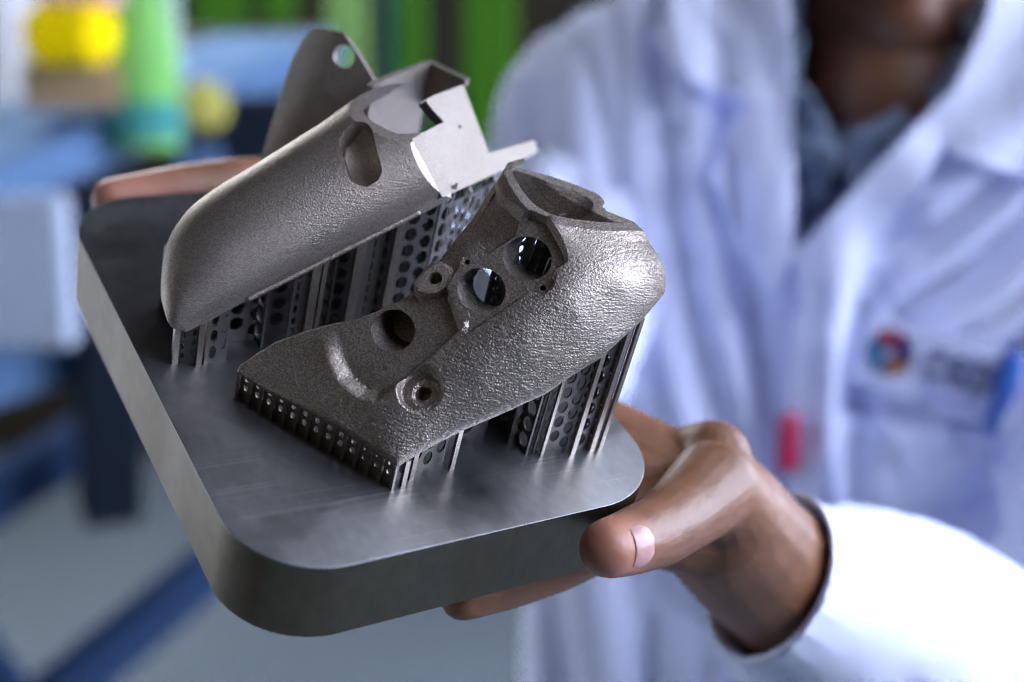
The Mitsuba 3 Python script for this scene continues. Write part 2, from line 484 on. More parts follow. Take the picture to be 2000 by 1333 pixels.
for (u, v, w, r) in ((1030, 505, 12.4, 6.6), (940, 567, 10.9, 6.6), (768, 646, 5.6, 6.1)):
    blind = u == 768
    # a short collar gives each bore its wall
    for _ in range(4):
        a, b = FA.px(u, v, w)
        w = float(topA(np.array([a]), np.array([b]))[0])
    col = slanted(a, b, w, r + 1.2, -11 if blind else -8.5, 6) ^ A_below
    A_sol = A_sol + col
    A_sol = A_sol - slanted(a, b, w, r, -9.8 if blind else -14, 10)
for (u, v, w, r, dp) in ((912, 510, 11.6, .75, 4), (1060, 562, 12.3, .85, 4), (850, 543, 9, 1.9, 6), (827, 767, 5.5, 1.95, 7)):
    a, b = FA.px(u, v, w)
    A_sol = A_sol + cyl((a, b, w), (0, 0, 1), r + 1.4, -dp - 1.5, -1.6)
    A_sol = A_sol - bore(FA, u, v, w, r, dp, (-.1, -.1, 1))
A_sol = trim_above(A_sol, FA, TOPH)
nx = FA.M.T @ np.array([1.0, 0, 0])
A_sol = A_sol.trim_by_plane(tuple(-nx), float(-(55.8 - FA.O[0])))
A_tm = to_tm(A_sol)
A_tm.vertices = FA.out(A_tm.vertices)
put('grip_shell__body', A_tm, 'sintered_metal', smooth=40, plate=True)
tag('grip_shell', 'grainy grey printed metal shell with round bores, nearest the front of the plate', 'printed metal part')


# ---- supports
def under(tm):
    """function: lowest height of the part above a plate point"""
    v = tm.vertices
    tree = cKDTree(v[:, :2])

    def h(x, y, r=1.0):
        for k in (1, 2, 4):
            i = tree.query_ball_point((x, y), r * k)
            if i:
                return float(v[i, 2].min())
        return None
    return h


def post(x, y, h, w=1.1, d=1.1, rot=0.0, lean=(0, 0)):
    m = m3.Manifold.cube((w, d, h + .05), True).translate((0, 0, (h + .05) / 2 - .05)).rotate((0, 0, rot)).translate((x, y, 0))
    return to_tm(m)


def perforated(p, q, hp, pitch=5.0, hole=None, thick=.6, margin=.6, stagger=True, base=0.6):
    """support wall from p to q in plan, with rows of oval holes; hp(s) gives the height at the fraction s"""
    hole = hole or (pitch * .76, 4.6)
    p, q = np.array(p, float), np.array(q, float)
    L = np.linalg.norm(q - p)
    ss = np.linspace(0, 1, 13)
    outline = [(0, 0), (L, 0)] + [(s * L, max(hp(s), 1.0)) for s in ss[::-1]]
    poly = Polygon(outline).buffer(0)
    inner = poly.buffer(-margin)
    hmax = max(hp(s) for s in ss)
    holes = []
    nx_ = max(1, int(round(L / pitch)))
    dx, dz = L / nx_, hole[1] + 1.0
    for i in range(nx_):
        for j in range(int(hmax / dz) + 1):
            c = ((i + .5) * dx, base + (j + .5 + (.5 if stagger and i % 2 else 0)) * dz)
            el = Point(0, 0).buffer(1, 8)
            from shapely import affinity
            el = affinity.translate(affinity.scale(el, hole[0] / 2, hole[1] / 2), *c).intersection(inner)
            if el.area > .5 * math.pi * hole[0] * hole[1] / 4:
                holes.append(np.array(el.exterior.coords)[:-1])
    cs = m3.CrossSection([np.array(poly.exterior.coords)[:-1]] + holes, m3.FillRule.EvenOdd)
    m = m3.Manifold.extrude(cs, thick).translate((0, 0, -thick / 2)).rotate((90, 0, 0))
    m = m.rotate((0, 0, math.degrees(math.atan2(*(q - p)[::-1])))).translate((p[0], p[1], 0))
    return to_tm(m)


class Supports:
    def __init__(s, thing, tm):
        s.t, s.h, s.n = thing, under(tm), {}

    def key(s, name):
        i = s.n.get(name, 0)
        s.n[name] = i + 1
        return f'{s.t}__{name}' + (f'_{i:03d}' if i else '')

    def post(s, x, y, h=None, **k):
        hh = s.h(x, y) if h is None else h
        if hh is None or hh < 1:
            return
        put(s.key('support_post'), post(x, y, hh + .5, **k), 'support_metal', smooth=False, plate=True)

    def wall(s, p, q, extra=.4, mat='shaded_metal', **k):
        p, q = np.array(p, float), np.array(q, float)
        ss = np.linspace(0, 1, 13)
        hs = [s.h(*(p + (q - p) * t)) for t in ss]
        good = [(t, x) for t, x in zip(ss, hs) if x is not None]
        if len(good) < 2:
            return
        f = lambda t: float(np.interp(t, [g[0] for g in good], [g[1] for g in good])) + extra
        put(s.key('support_wall'), perforated(p, q, f, **k), mat, smooth=False, plate=True)


SA = Supports('grip_shell', A_tm)
# row under the lower end: p -> q in plan
e0, e1_ = FA.out((-22.6, 48.0, 0))[:2], FA.out((.4, .6, 0))[:2]
for k in range(14):
    t = k / 13
    x, y = e0 + (e1_ - e0) * t
    SA.post(x, y, w=1.0, d=1.2, rot=-60)
off = np.array([.9, .5])
SA.wall(e0 + off, e1_ + off, pitch=np.linalg.norm(e1_ - e0) / 13, hole=(1.7, 2.1), stagger=False, margin=.4, base=2.4, mat='support_metal')
for (x, y) in ((-13.4, -66.3), (-9.9, -64.2), (3.1, -63.2)):
    SA.post(x, y, w=1.3, d=1.3)
SA.wall((-14, -63), (2, -60), pitch=4)
for x in (40.5, 47.2, 50.2):
    SA.post(x, -67.2, w=1.5 if x < 50 else 1.2, d=1.2)
SA.post(31, -65.5, w=.9, d=.9)
SA.wall((29, -63.8), (40, -65.0), pitch=3.6, hole=(2.9, 4.2), margin=.5)
SA.wall((41.2, -65.2), (50, -65.8), pitch=4.4, hole=(3.5, 4.6), margin=.5)
for y in (-58, -49, -40, -31):
    SA.wall((24, y), (50, y), pitch=5.2, hole=(1.9, 2.6), margin=.9)
SA.wall((27, -64), (27, -30), pitch=5.5)
SA.wall((50.6, -64), (50.6, -30), pitch=8, hole=(1.5, 2.2), margin=1.0)
SA.wall((-18, -52), (20, -52), pitch=5)

# ---- part B: the rear barrel shell
FB = Frame([-48, -5, 16.3], [.899, 0, .438], [-.1, .97, .22])
_bb = PchipInterpolator([-10, -7.5, -4, 1, 6, 12, 22, 33, 45, 56, 68, 80, 110], [6, 13, 20, 27.5, 31.5, 34.5, 36.5, 37.5, 39, 40.5, 43, 45, 48])
_bh = PchipInterpolator([-10.5, -9.5, -8, -5, 0, 6, 12, 22, 40, 60, 80, 110], [0, 2.5, 4.5, 7.2, 9.8, 12, 13.5, 14.6, 15.6, 16.4, 17.4, 18])
outB = Polygon([(-9.3, 3), (-8.2, .9), (-6, .1), (0, 0), (30, .2), (60, 0), (110, 0)] + [(a, float(_bb(a))) for a in (110, 95, 80, 68, 56, 45, 33, 22, 12, 6, 1, -4, -7.5)])


def topB(A, B):
    w = _bb(A)
    t = np.clip((B / np.maximum(w, 1)) * 2 - 1, -1, 1)
    prof = (1 - np.abs(t) ** 2.1) ** (1 / 2.0)
    return _bh(A) * prof + .3


def botB(A, B):
    t = topB(A, B)
    return np.minimum(t - 2.6, (t - 2.6) * (1 - (f := sst(A, 62, 66) * sst(B, 17, 15))) + (-1.0) * f)


B_sol = relief(topB, botB, -12, 100, -2, 50, .45) ^ prism(np.array(outB.exterior.coords)[:-1], -40, 60, .5)
WIN = Polygon(px(FB, 14.5, (668, 300), (664, 285), (672, 265), (692, 248), (716, 240), (729, 262), (738, 300), (746, 330), (738, 344), (706, 362), (694, 364), (682, 350))).buffer(-2.4).buffer(2.4)
WAX = np.array([-.55, -.22, .80])
WAX /= WAX[2]


def sheared(poly, z0, z1, zref):
    m = prism(np.array(poly.exterior.coords)[:-1], z0, z1)
    return m.transform(np.array([[1, 0, WAX[0], -zref * WAX[0]], [0, 1, WAX[1], -zref * WAX[1]], [0, 0, 1, 0.0]]))


# a half-moon scoop sunk into the shell: its own thick floor, hollowed by an ellipsoid inside the outline
wc = np.array(WIN.centroid.coords[0])
floor_ = prism(np.array(WIN.buffer(2.0).exterior.coords)[:-1], -2, 30) ^ relief(lambda A, B: topB(A, B) - .4, lambda A, B: topB(A, B) - 12, 30, 95, 1, 46, .8)
B_sol = B_sol + floor_
scoop = m3.Manifold.sphere(1, 64).scale((10.0, 15.0, 9.0)).rotate((0, 0, 12)).translate((wc[0] + .8, wc[1] + .5, float(topB(np.array([wc[0]]), np.array([wc[1]]))[0]) + .5))
B_sol = B_sol - (scoop ^ prism(np.array(WIN.exterior.coords)[:-1], -5, 40))
B_sol = trim_above(B_sol, FB, 64.0)
# facet plane at the right end
FP = np.array([10.77, 2.97, 64.0])
FN = np.cross(np.array([18.09, -5.47, 51.98]) - FP, [18.0, 15.5, 0])
FN *= np.sign(FN[2]) / np.linalg.norm(FN)
nl = FB.M.T @ FN
B_sol = B_sol.trim_by_plane(tuple(-nl), float(-((FP - FB.O) @ FN - .05)))
B_tm = to_tm(B_sol)
B_tm.vertices = FB.out(B_tm.vertices)
put('barrel_shell__body', B_tm, 'fine_metal', smooth=40, plate=True)
tag('barrel_shell', 'smooth rounded printed metal shell with a half-moon opening, standing behind the front part', 'printed metal part')


def slab(pts, n, thick, rnd=.6):
    """flat slab: polygon of 3d points on one plane, thickened away from n"""
    pts = np.asarray(pts, float)
    n = np.asarray(n, float) / np.linalg.norm(n)
    x = pts[1] - pts[0]
    x -= n * (x @ n)
    x /= np.linalg.norm(x)
    y = np.cross(n, x)
    q = np.c_[(pts - pts[0]) @ x, (pts - pts[0]) @ y]
    m = prism(q, -thick, 0, rnd)
    return m.transform(np.c_[x, y, n, pts[0]])


def facet_pts(*uv):
    return [onplane(u, v, FP, FN) for u, v in uv]


fac = slab(facet_pts((804, 272), (850, 247), (868, 239), (846, 216), (832, 198), (846, 187), (905, 166), (955, 299), (1044, 274), (1051, 297), (978, 335), (864, 386), (836, 330)), FN, 3.0, .3)
c0 = onplane(898, 248, FP, FN)
fac = fac - cyl(c0, FN, .7, -5, 5, 16)
put('barrel_shell__end_flange', fac, 'dimmed_metal', smooth=30, plate=True)
labels['barrel_shell__end_flange'] = {'label': 'bright flat end flange with a small hole and a bar sticking out'}


def vsheet(path, z0, z1, th):
    """upright sheet following a plan path (list of (x, y)); z0, z1 constants or per point"""
    p = np.array(path, float)
    n = len(p)
    d = np.gradient(p, axis=0)
    nr = np.c_[-d[:, 1], d[:, 0]] / np.linalg.norm(d, axis=1)[:, None] * th / 2
    z0, z1 = np.broadcast_to(z0, n), np.broadcast_to(z1, n)
    v = np.vstack([np.c_[p + nr, z0], np.c_[p + nr, z1], np.c_[p - nr, z1], np.c_[p - nr, z0]])
    f = []
    for k in range(n - 1):
        for a, b in ((0, 1), (1, 2), (2, 3), (3, 0)):
            i, j = a * n + k, b * n + k
            f += [(i, j, j + 1), (i, j + 1, i + 1)]
    for k in (0, n - 1):
        q = [k, n + k, 2 * n + k, 3 * n + k]
        f += [(q[0], q[2], q[1]), (q[0], q[3], q[2])] if k == 0 else [(q[0], q[1], q[2]), (q[0], q[2], q[3])]
    tm = trimesh.Trimesh(v, f, process=False)
    trimesh.repair.fix_normals(tm)
    return tm


# curved back wall of the tube and its return flange
bw = [(13.5, 38.2), (16, 40.3), (20, 42.8), (26, 46), (33, 49.6), (42, 54)]
bwx = PchipInterpolator(range(len(bw)), np.array(bw))(np.linspace(0, len(bw) - 1, 40))
put('barrel_shell__back_wall', vsheet(bwx, 34, 64.0, 2.0), 'fine_metal', smooth=30, plate=True)
rf = np.array([(42.2, 54.2), (45.5, 47.5), (49, 41)])
put('barrel_shell__return_flange', vsheet(rf, [48, 54, 61.5], 63.9, 2.0), 'fine_metal', smooth=30, plate=True)
put('barrel_shell__inner_web', slab([(15, 18, 46), (32, 25, 45), (36, 44, 42), (13, 34, 44)], np.cross(np.array([22, 8, -3]), [2, 26, -5]), 2, .5), 'fine_metal', smooth=30, plate=True)

bead = chain([(FB.out((a, -.1, -.4)), .75) for a in (13, 40, 67)], 14)
put('barrel_shell__edge_bead', bead, 'fine_metal', smooth=40, plate=True)

SB = Supports('barrel_shell', B_tm)
for (x, y, w) in ((-54.6, -1.6, 1.6), (-48.6, -4.2, 1.6), (-46.5, -3.8, 1.0)):
    SB.post(x, y, w=w, d=1.4)
SB.wall((-54, -1.2), (-48.5, -3.8), pitch=2.8, hole=(1.3, 2.4))
SB.wall((-46, -3.4), (-40, -3.0), pitch=3)
for (x, w) in ((-16.2, 2.6), (-13.6, 1.4), (-3.2, 3.0), (8.3, 2.6)):
    SB.post(x, -3.6, w=w, d=1.6)
SB.wall((-22, -2.6), (-16, -2.6), pitch=3, hole=(1.4, 3.0))
SB.wall((-1, -2.0), (5, -2.0), pitch=6, hole=(.9, 3.0))
SB.wall((10, -3.2), (20, -3.2), pitch=5)
SB.wall((20.5, -3.2), (26, -1), pitch=5)
for y in (5, 14, 23):
    SB.wall((-44, y), (24, y), pitch=6)
for x in (-50, -28, -8, 14, 24):
    SB.wall((x, 0), (x, 26), pitch=6)
SC2 = Supports('barrel_shell', to_tm(fac))
SC2.h = lambda x, y, r=1: FP[2] - ((x - FP[0]) * FN[0] + (y - FP[1]) * FN[1]) / FN[2] - 3.4 / FN[2]
SC2.n = SB.n
lo = [onplane(u, v, FP, FN) for u, v in ((884, 378), (930, 357), (978, 336))]
for k_ in (1.2, 7.0):
    SC2.wall((lo[0][0], lo[0][1] + k_), (lo[2][0], lo[2][1] + k_), pitch=4.6, extra=-.3)
for q_ in lo:
    SC2.wall((q_[0], q_[1] + 1.4), (q_[0], q_[1] + 9), pitch=3.8, extra=-.3)

# ---- part C: the tall curved fin at the back
FCn = np.array([-.66, -.64, .40])
FCn /= np.linalg.norm(FCn)
C0 = np.array([-14.0, 70, 30])
fx = np.cross([0, 0, 1.0], FCn)
fx /= np.linalg.norm(fx)
fy = np.cross(FCn, fx)


def finc(u, v):
    d = onplane(u, v, C0, FCn) - C0
    return d @ fx, d @ fy


def fin_mesh():
    pts = [finc(u, v) for u, v in ((470, 430), (497, 345), (520, 250), (543, 155), (558, 105), (577, 74), (600, 58), (635, 58), (670, 64), (694, 98), (726, 150), (745, 200), (760, 430))]
    z0 = -30 / fy[2]
    left, right = pts[0], pts[-1]
    pts = [(left[0] - 4, z0)] + pts + [(right[0] + 2, z0)]
    p = Polygon(pts).buffer(-2).buffer(2)
    h = finc(672, 110)
    p = p.difference(Point(*h).buffer(3.6, 20))
    tm = trimesh.creation.extrude_polygon(p, 4.2, engine='earcut')
    m = man(tm).refine_to_length(1.2)
    tm = to_tm(m)
    q = tm.vertices.copy()
    x0 = finc(640, 150)[0]
    lf = np.array([finc(497, 345)[0], finc(577, 74)[0]])
    s = np.clip(x0 - q[:, 0] - 0.20 * (finc(640, 150)[1] - q[:, 1]), 0, None)
    bend = -0.030 * s ** 2
    out = C0 + q[:, :1] * fx + q[:, 1:2] * fy + (q[:, 2:] - 4.2 + bend[:, None]) * FCn
    tm.vertices = out
    return tm


C_tm = fin_mesh()
put('curved_fin__blade', C_tm, 'fine_metal', smooth=35, plate=True)
tag('curved_fin', 'tall curved printed metal fin with one round hole near its top, rearmost on the plate', 'printed metal part')

# ------------------------------------------------------------------ the person: skin body in one mesh
def soften(m, length, it=8, lam=.5):
    tm = to_tm(m.refine_to_length(length))
    tm = trimesh.Trimesh(tm.vertices, tm.faces, process=True)
    trimesh.smoothing.filter_taubin(tm, lamb=lam, nu=lam + .03, iterations=it)
    return tm


def H(P):
    return pl(np.asarray(P, float))


CH = W(1640, 500, .80)                           # chest centre line at the collar notch
BF = np.array([-.20, -.98, 0.0])                 # the way the chest faces
BF /= np.linalg.norm(BF)
BS = np.array([-BF[1], BF[0], 0.0])              # across the body, to the right of the picture
UP = np.array([0, 0, 1.0])


def B3(s, f, z):
    """body coordinates: across, forward of the body axis, height above the notch"""
    return AX + BS * s + BF * f + UP * z


AX = CH - BF * .115
neck_lo, neck_hi = W(1735, 230, .845), W(1745, 20, .86)
head_c = W(1765, -190, .865)
j = []
torso = m3.Manifold()
# left hand (right side of the photo) holding the near right corner
wr = W(1465, 1085, .450)
palm = W(1400, 1010, .425)
LH = [
    chain([(W(1900, 1400, .60), .028), (W(1560, 1163, .483), .0265), (wr, .0240), (palm, .0225)]),
    
]
thumb = [(W(1415, 1003, .420), .0180), (W(1393, 952, .405), .0142), (W(1335, 1003, .388), .0113), (W(1280, 1040, .3730), .0102), (W(1222, 1062, .3590), .0088), (W(1190, 1071, .3525), .0080)]
LH.append(chain([(W(1400, 960, .415), .0140), (W(1392, 897, .424), .0125), (W(1320, 897, .431), .0098), (W(1225, 915, .440), .0090)], 28))
LH.append(chain(thumb, 28))
under_h = -TH - 9.5
for (bx, by), (mx, my), (tx, ty), r in (((66, -72), (40, -76), (6, -80), 9.0), ((72, -54), (42, -54), (-4, -58), 9.3), ((74, -36), (46, -32), (6, -34), 9.0), ((74, -18), (52, -12), (22, -12), 8.0)):
    LH.append(chain([(palm, .021), (H((bx, by, -29)), .0112), (H((mx, my, under_h)), r / 1000), (H(((mx + tx) / 2, (my + ty) / 2, under_h)), r / 1000 * .95), (H((tx, ty, under_h + .8)), r / 1000 * .82)]))
# right hand at the far left corner
pr_ = H((36, 136, -46))
RW = W(730, 590, .57)
RH = [chain([(RW, .030), (H((50, 158, -56)), .026), (pr_, .023)])]
RH.append(chain([(pr_, .020), (H((24, 112, -17)), .0135), (H((0, 101, -7)), .0110), (H((-20, 98.5, -5.5)), .0095), (H((-43, 98, -6.5)), .0075)], 28))
for (bx, by), (mx, my), (tx, ty), r in (((-10, 112), (-18, 84), (-30, 50), 9), ((10, 112), (4, 82), (-8, 44), 9.2), ((30, 112), (26, 84), (16, 52), 9), ((48, 112), (46, 86), (38, 60), 8)):
    RH.append(chain([(pr_, .019), (H((bx, by, -22)), .0115), (H((mx, my, under_h)), r / 1000), (H((tx, ty, under_h + .8)), r / 1000 * .82)]))
lhand = m3.Manifold.batch_boolean(LH, m3.OpType.Add)
rhand = m3.Manifold.batch_boolean(RH, m3.OpType.Add)
hands = soften(lhand + rhand, .0032, 10)
# arms inside the sleeves, trunk, neck and head
shL, shR = B3(.185, -.01, .065), B3(-.158, -.025, .056)
elL, elR = W(2200, 1560, .70), W(1030, 680, .79)
trunk = chain([(B3(0, 0, -.42), .10), (B3(0, 0, -.08), .095)]) + chain([(shL, .052), (B3(0, 0, -.02), .075), (shR, .052)])
trunk += chain([(shL, .05), (elL, .040), (W(1900, 1400, .60), .040)]) + chain([(shR, .05), (elR, .04), (RW, .030)])
trunk += chain([(B3(0, -.02, .0), .07), (neck_lo, .056), (neck_hi, .054)], 32)
head = m3.Manifold.sphere(1, 48).scale((.076, .096, .112)).translate(tuple(map(float, head_c + UP * .03)))
jaw = m3.Manifold.batch_hull([m3.Manifold.sphere(.030, 24).translate(tuple(map(float, head_c + q))) for q in (BF * .070 - UP * .078, BF * .030 - UP * .070 + BS * .040, BF * .030 - UP * .070 - BS * .040, BF * .055 - UP * .03, UP * .0)])
nose = m3.Manifold.batch_hull([m3.Manifold.sphere(r, 14).translate(tuple(map(float, head_c + BF * f + UP * z + BS * s))) for s, f, z, r in ((0, .100, .045, .007), (0, .116, .008, .011), (.014, .104, .004, .009), (-.014, .104, .004, .009))])
lips = m3.Manifold.batch_hull([m3.Manifold.sphere(r, 14).translate(tuple(map(float, head_c + BF * f + UP * z + BS * s))) for s, f, z, r in ((0, .101, -.028, .009), (.022, .090, -.030, .006), (-.022, .090, -.030, .006), (0, .100, -.042, .009))])
ears = m3.Manifold()
for s in (-1, 1):
    ears += m3.Manifold.sphere(1, 16).scale((.012, .022, .034)).translate(tuple(map(float, head_c + BS * s * .078 + UP * .02)))
    ears += m3.Manifold.sphere(.012, 16).translate(tuple(map(float, head_c + BS * s * .032 + BF * .083 + UP * .042)))
upper = soften(trunk, .012, 10)
skull = soften(chain([(neck_hi, .050), (head_c, .058)], 32) + head + jaw + nose + lips + ears, .0055, 8)
body = man(hands) + man(upper) + man(skull)
b_tm = to_tm(body)
put('person__body', b_tm, 'skin', smooth=50)
tag('person', 'person in a white lab coat and speckled shirt holding the metal plate with both hands', 'person')

for s_ in (-1, 1):
    ey = trimesh.creation.icosphere(3, .0125)
    ey.vertices += head_c + BS * s_ * .032 + BF * .0835 + UP * .040
    put('person__eye' + ('' if s_ < 0 else '_001'), ey, 'eye_dark', smooth=True)
cap = m3.Manifold.sphere(1, 48).scale((.079, .100, .116)).translate(tuple(map(float, head_c + UP * .032 - BF * .002)))
cap = cap.trim_by_plane(tuple(map(float, UP * .85 - BF * .53)), float((head_c + UP * .062) @ (UP * .85 - BF * .53)))
put('person__hair', soften(cap, .006, 4), 'hair_black', smooth=50)
# thumbnail
nail_dir = np.array(thumb[5][0]) - np.array(thumb[4][0])
nail_dir /= np.linalg.norm(nail_dir)
NC = np.array(thumb[4][0]) + nail_dir * .0022
nn = C2W @ np.array([.66, -.06, -.74])
nn -= nail_dir * (nn @ nail_dir)
nn /= np.linalg.norm(nn)
ns = np.cross(nn, nail_dir)
ga, gb = np.meshgrid(np.linspace(-1, 1, 17), np.linspace(-1, 1, 17), indexing='ij')
rr_ = (np.abs(ga) ** 5 + np.abs(gb) ** 5) ** .2
mm_ = np.maximum(np.abs(ga), np.abs(gb))
ga, gb = ga * mm_ / np.maximum(rr_, 1e-9), gb * mm_ / np.maximum(rr_, 1e-9)
phi = gb * math.radians(44) * (1 - .06 * (ga < 0) * np.abs(ga))
Rn = .0090 - .0010 * np.clip(-ga, 0, 1) ** 2 - .0007 * np.clip(ga, 0, 1) ** 2 - .0006 * np.abs(gb) ** 3
up_ = NC + (ga * .0058)[..., None] * nail_dir + (Rn * np.cos(phi))[..., None] * nn + (Rn * np.sin(phi))[..., None] * ns
dn_ = up_ - .0008 * nn
gi = np.arange(289).reshape(17, 17)
gq = np.stack([gi[:-1, :-1], gi[1:, :-1], gi[1:, 1:], gi[:-1, 1:]], -1).reshape(-1, 4)
bd = np.r_[gi[:-1, 0], gi[-1, :-1], gi[:0:-1, -1], gi[0, :0:-1]]
b2 = np.roll(bd, -1)
nf = np.vstack([gq[:, [0, 1, 2]], gq[:, [0, 2, 3]], gq[:, [0, 2, 1]] + 289, gq[:, [0, 3, 2]] + 289, np.c_[bd, bd + 289, b2 + 289], np.c_[bd, b2 + 289, b2]])
nail = trimesh.Trimesh(np.vstack([up_.reshape(-1, 3), dn_.reshape(-1, 3)]), nf, process=False)
trimesh.repair.fix_normals(nail)
put('person__thumbnail', nail, 'nail_keratin', smooth=50)


# ------------------------------------------------------------------ clothing
def torso_ring(z, grow=0.0):
    """half width and half depth of the clothed trunk at height z over the notch"""
    hw = np.interp(z, [-.60, -.35, -.10, .05, .10, .135, .152, .165, .18, .20], [.218, .206, .206, .226, .216, .186, .150, .122, .094, .066])
    hd = np.interp(z, [-.60, -.35, -.10, .05, .10, .135, .152, .165, .18, .20], [.135, .128, .126, .122, .114, .100, .090, .082, .072, .060])
    return hw + grow, hd + grow


def tube_surface(grow, folds, nz=150, na=260, z0=-.58, z1=.20):
    z = np.linspace(z0, z1, nz)
    th = np.linspace(0, 2 * np.pi, na, endpoint=False)
    Z, TH_ = np.meshgrid(z, th, indexing='ij')
    hw, hd = torso_ring(Z, grow)
    c, s = np.cos(TH_), np.sin(TH_)
    e = 2 / 2.7
    X, Y = hw * np.sign(c) * np.abs(c) ** e, hd * np.sign(s) * np.abs(s) ** e
    d = folds(X, Y, Z)
    nrm = np.stack([X / hw ** 2, Y / hd ** 2], -1)
    nrm /= np.linalg.norm(nrm, axis=-1, keepdims=True)
    X, Y = X + nrm[..., 0] * d, Y + nrm[..., 1] * d
    P = AX + X[..., None] * BS + (Y - .0)[..., None] * BF + (Z)[..., None] * UP
    idx = np.arange(nz * na).reshape(nz, na)
    nxt = np.roll(idx, -1, 1)
    f = np.stack([idx[:-1], nxt[:-1], nxt[1:], idx[1:]], -1).reshape(-1, 4)
    f = np.vstack([f[:, [0, 1, 2]], f[:, [0, 2, 3]]])
    return P.reshape(-1, 3), f, X.ravel(), Y.ravel(), Z.ravel()


def fold_fn(X, Y, Z):
    # long soft pleats: upright on one side of the opening, slanting on the other
    r = np.clip((X + .01) / .06, 0, 1)
    w = .012 * meshkit.noise(np.stack([X * 14, Z * 7, Y * 6], -1), 11)
    ph = (X + .18 * Z + w) * 27 * (1 - r) + (X - 1.25 * Z + 1.5 * w) * 15 * r
    n1 = meshkit.noise(np.stack([ph, Z * 2.2 + 5, Y * 3], -1), 3)
    n2 = meshkit.noise(np.stack([ph * 2.1 + 9, Z * 3.6, Y * 5], -1), 5)
    v1 = np.clip(1 - np.abs(n1 - .5) * 5.5, 0, 1) ** 1.5
    v2 = np.clip(1 - np.abs(n2 - .5) * 5.0, 0, 1) ** 1.5
    big = meshkit.noise(np.stack([X * 9, Z * 5, Y * 4], -1), 8) - .5
    return .022 * big - .021 * v1 - .010 * v2


def chest(u, v, off=0.0):
    """photo pixel -> (across, height) on the coat front, about off in front of the cloth"""
    P0 = AX + BF * (.128 + off)
    d = C2W @ np.array([(u - 1000) / FPX, (v - 666.5) / FPX, 1.0])
    P = CAM + d * (((P0 - CAM) @ BF) / (d @ BF))
    return (P - AX) @ BS, (P - AX)[2]


Vneck = Polygon([chest(1536, -120), chest(1549, 492), chest(1560, 488), chest(1875, 190), chest(2040, -120)])
cv, cf, cx, cy, cz = tube_surface(.012, fold_fn)
fc = cv[cf].mean(1)
fs, fz, ff = (fc - AX) @ BS, (fc - AX)[:, 2], (fc - AX) @ BF
keep = ~((ff > 0) & contains_xy(Vneck, fs, fz))
coat = trimesh.Trimesh(cv, cf[keep], process=False)
coat.remove_unreferenced_vertices()
coat_tree_pts = np.c_[cx, cz]
front = cy > 0
coat_tree = cKDTree(np.c_[(cv - AX) @ BS, (cv - AX)[:, 2]][front])
coat_front = ((cv - AX) @ BF)[front]


def coat_depth(s, z):
    d, i = coat_tree.query(np.c_[s, z], k=6)
    return coat_front[i].mean(1)


def cloth_panel(pix, off=.006, thick=.004, seed=0, wav=.003, rnd=.004, step=.007, lift=None):
    """thick piece of cloth lying on the coat front; its outline is given in photo pixels"""
    P = Polygon([chest(u, v, off) for u, v in pix]).buffer(0)
    P = P.buffer(-rnd).buffer(rnd)
    tm = trimesh.creation.extrude_polygon(P, thick, engine='earcut')
    tm = to_tm(man(tm).refine_to_length(step))
    q = tm.vertices
    d0 = coat_depth(q[:, 0], q[:, 1])
    w = wav * (meshkit.noise(np.c_[q[:, 0] * 22, q[:, 1] * 9, q[:, 0] * 0 + seed]) - .5) * 2
    ex = lift(q[:, 0], q[:, 1]) if lift else 0
    tm.vertices = AX + q[:, :1] * BS + q[:, 1:2] * UP + (d0 + off + w + ex + q[:, 2])[:, None] * BF
    trimesh.repair.fix_normals(tm)
    return tm


def sleeve(js, seed, amp=.013, calm=None):
    m = chain([(p, r) for p, r in js], 32)
    tm = to_tm(m.refine_to_length(.010))
    tm = trimesh.Trimesh(tm.vertices, tm.faces, process=True)
    trimesh.smoothing.filter_taubin(tm, iterations=12)
    n = tm.vertex_normals
    v = tm.vertices
    pp = meshkit.fbm(v * np.array([26, 26, 26]) + seed, 2, 4)
    r = 1 - 4 * np.abs(pp - .5)
    k = 1 if calm is None else sst(np.linalg.norm(v - calm, axis=1), .035, .075)
    tm.vertices = v + n * (amp * (r - .4) * k)[:, None]
    return tm


cuff = W(1540, 1152, .480)
CUF2 = W(1800, 1330, .565)
sl = sleeve([(shL, .068), (elL, .072), (CUF2, .058), (W(1640, 1220, .512), .0425), (cuff, .0322), (W(1440, 1085, .450), .031)], 2, calm=W(1560, 1130, .475))
# open the cuff: cut across the wrist axis
ax = np.array(cuff) - CUF2
ax /= np.linalg.norm(ax)
cn = C2W @ np.array([-.86, -.38, -.34])
cn /= np.linalg.norm(cn)
slm = man(sl).trim_by_plane(tuple(-cn), float(-(W(1566, 1095, .452) @ cn)))
slm = slm - chain([(cuff - ax * .010, .0280), (cuff + ax * .02, .0298), (wr + ax * .03, .0300)], 28)
sl2 = sleeve([(shR, .060), (elR, .062), (W(790, 620, .61), .050), (W(755, 605, .585), .044)], 9)
put('person__coat', trimesh.util.concatenate([coat, to_tm(slm), sl2]), 'coat_cotton', smooth=60)
labels['person__coat'] = {'label': 'white lab coat with wide lapels and a chest badge'}
put('person__coat__lapel', cloth_panel([(1540, -60), (1551, 300), (1550, 494), (1500, 590), (1430, 470), (1392, 340), (1420, 260), (1462, 197), (1350, 163), (1270, 80), (1300, -60)], .012, .006, 1), 'coat_cotton', smooth=50)
put('person__coat__lapel_001', cloth_panel([(1550, 494), (1690, 345), (1860, 178), (1940, 40), (1985, -90), (2250, -90), (2260, 300), (2000, 350), (1842, 288), (1760, 400), (1640, 560), (1575, 620)], .012, .006, 2), 'coat_cotton', smooth=50)
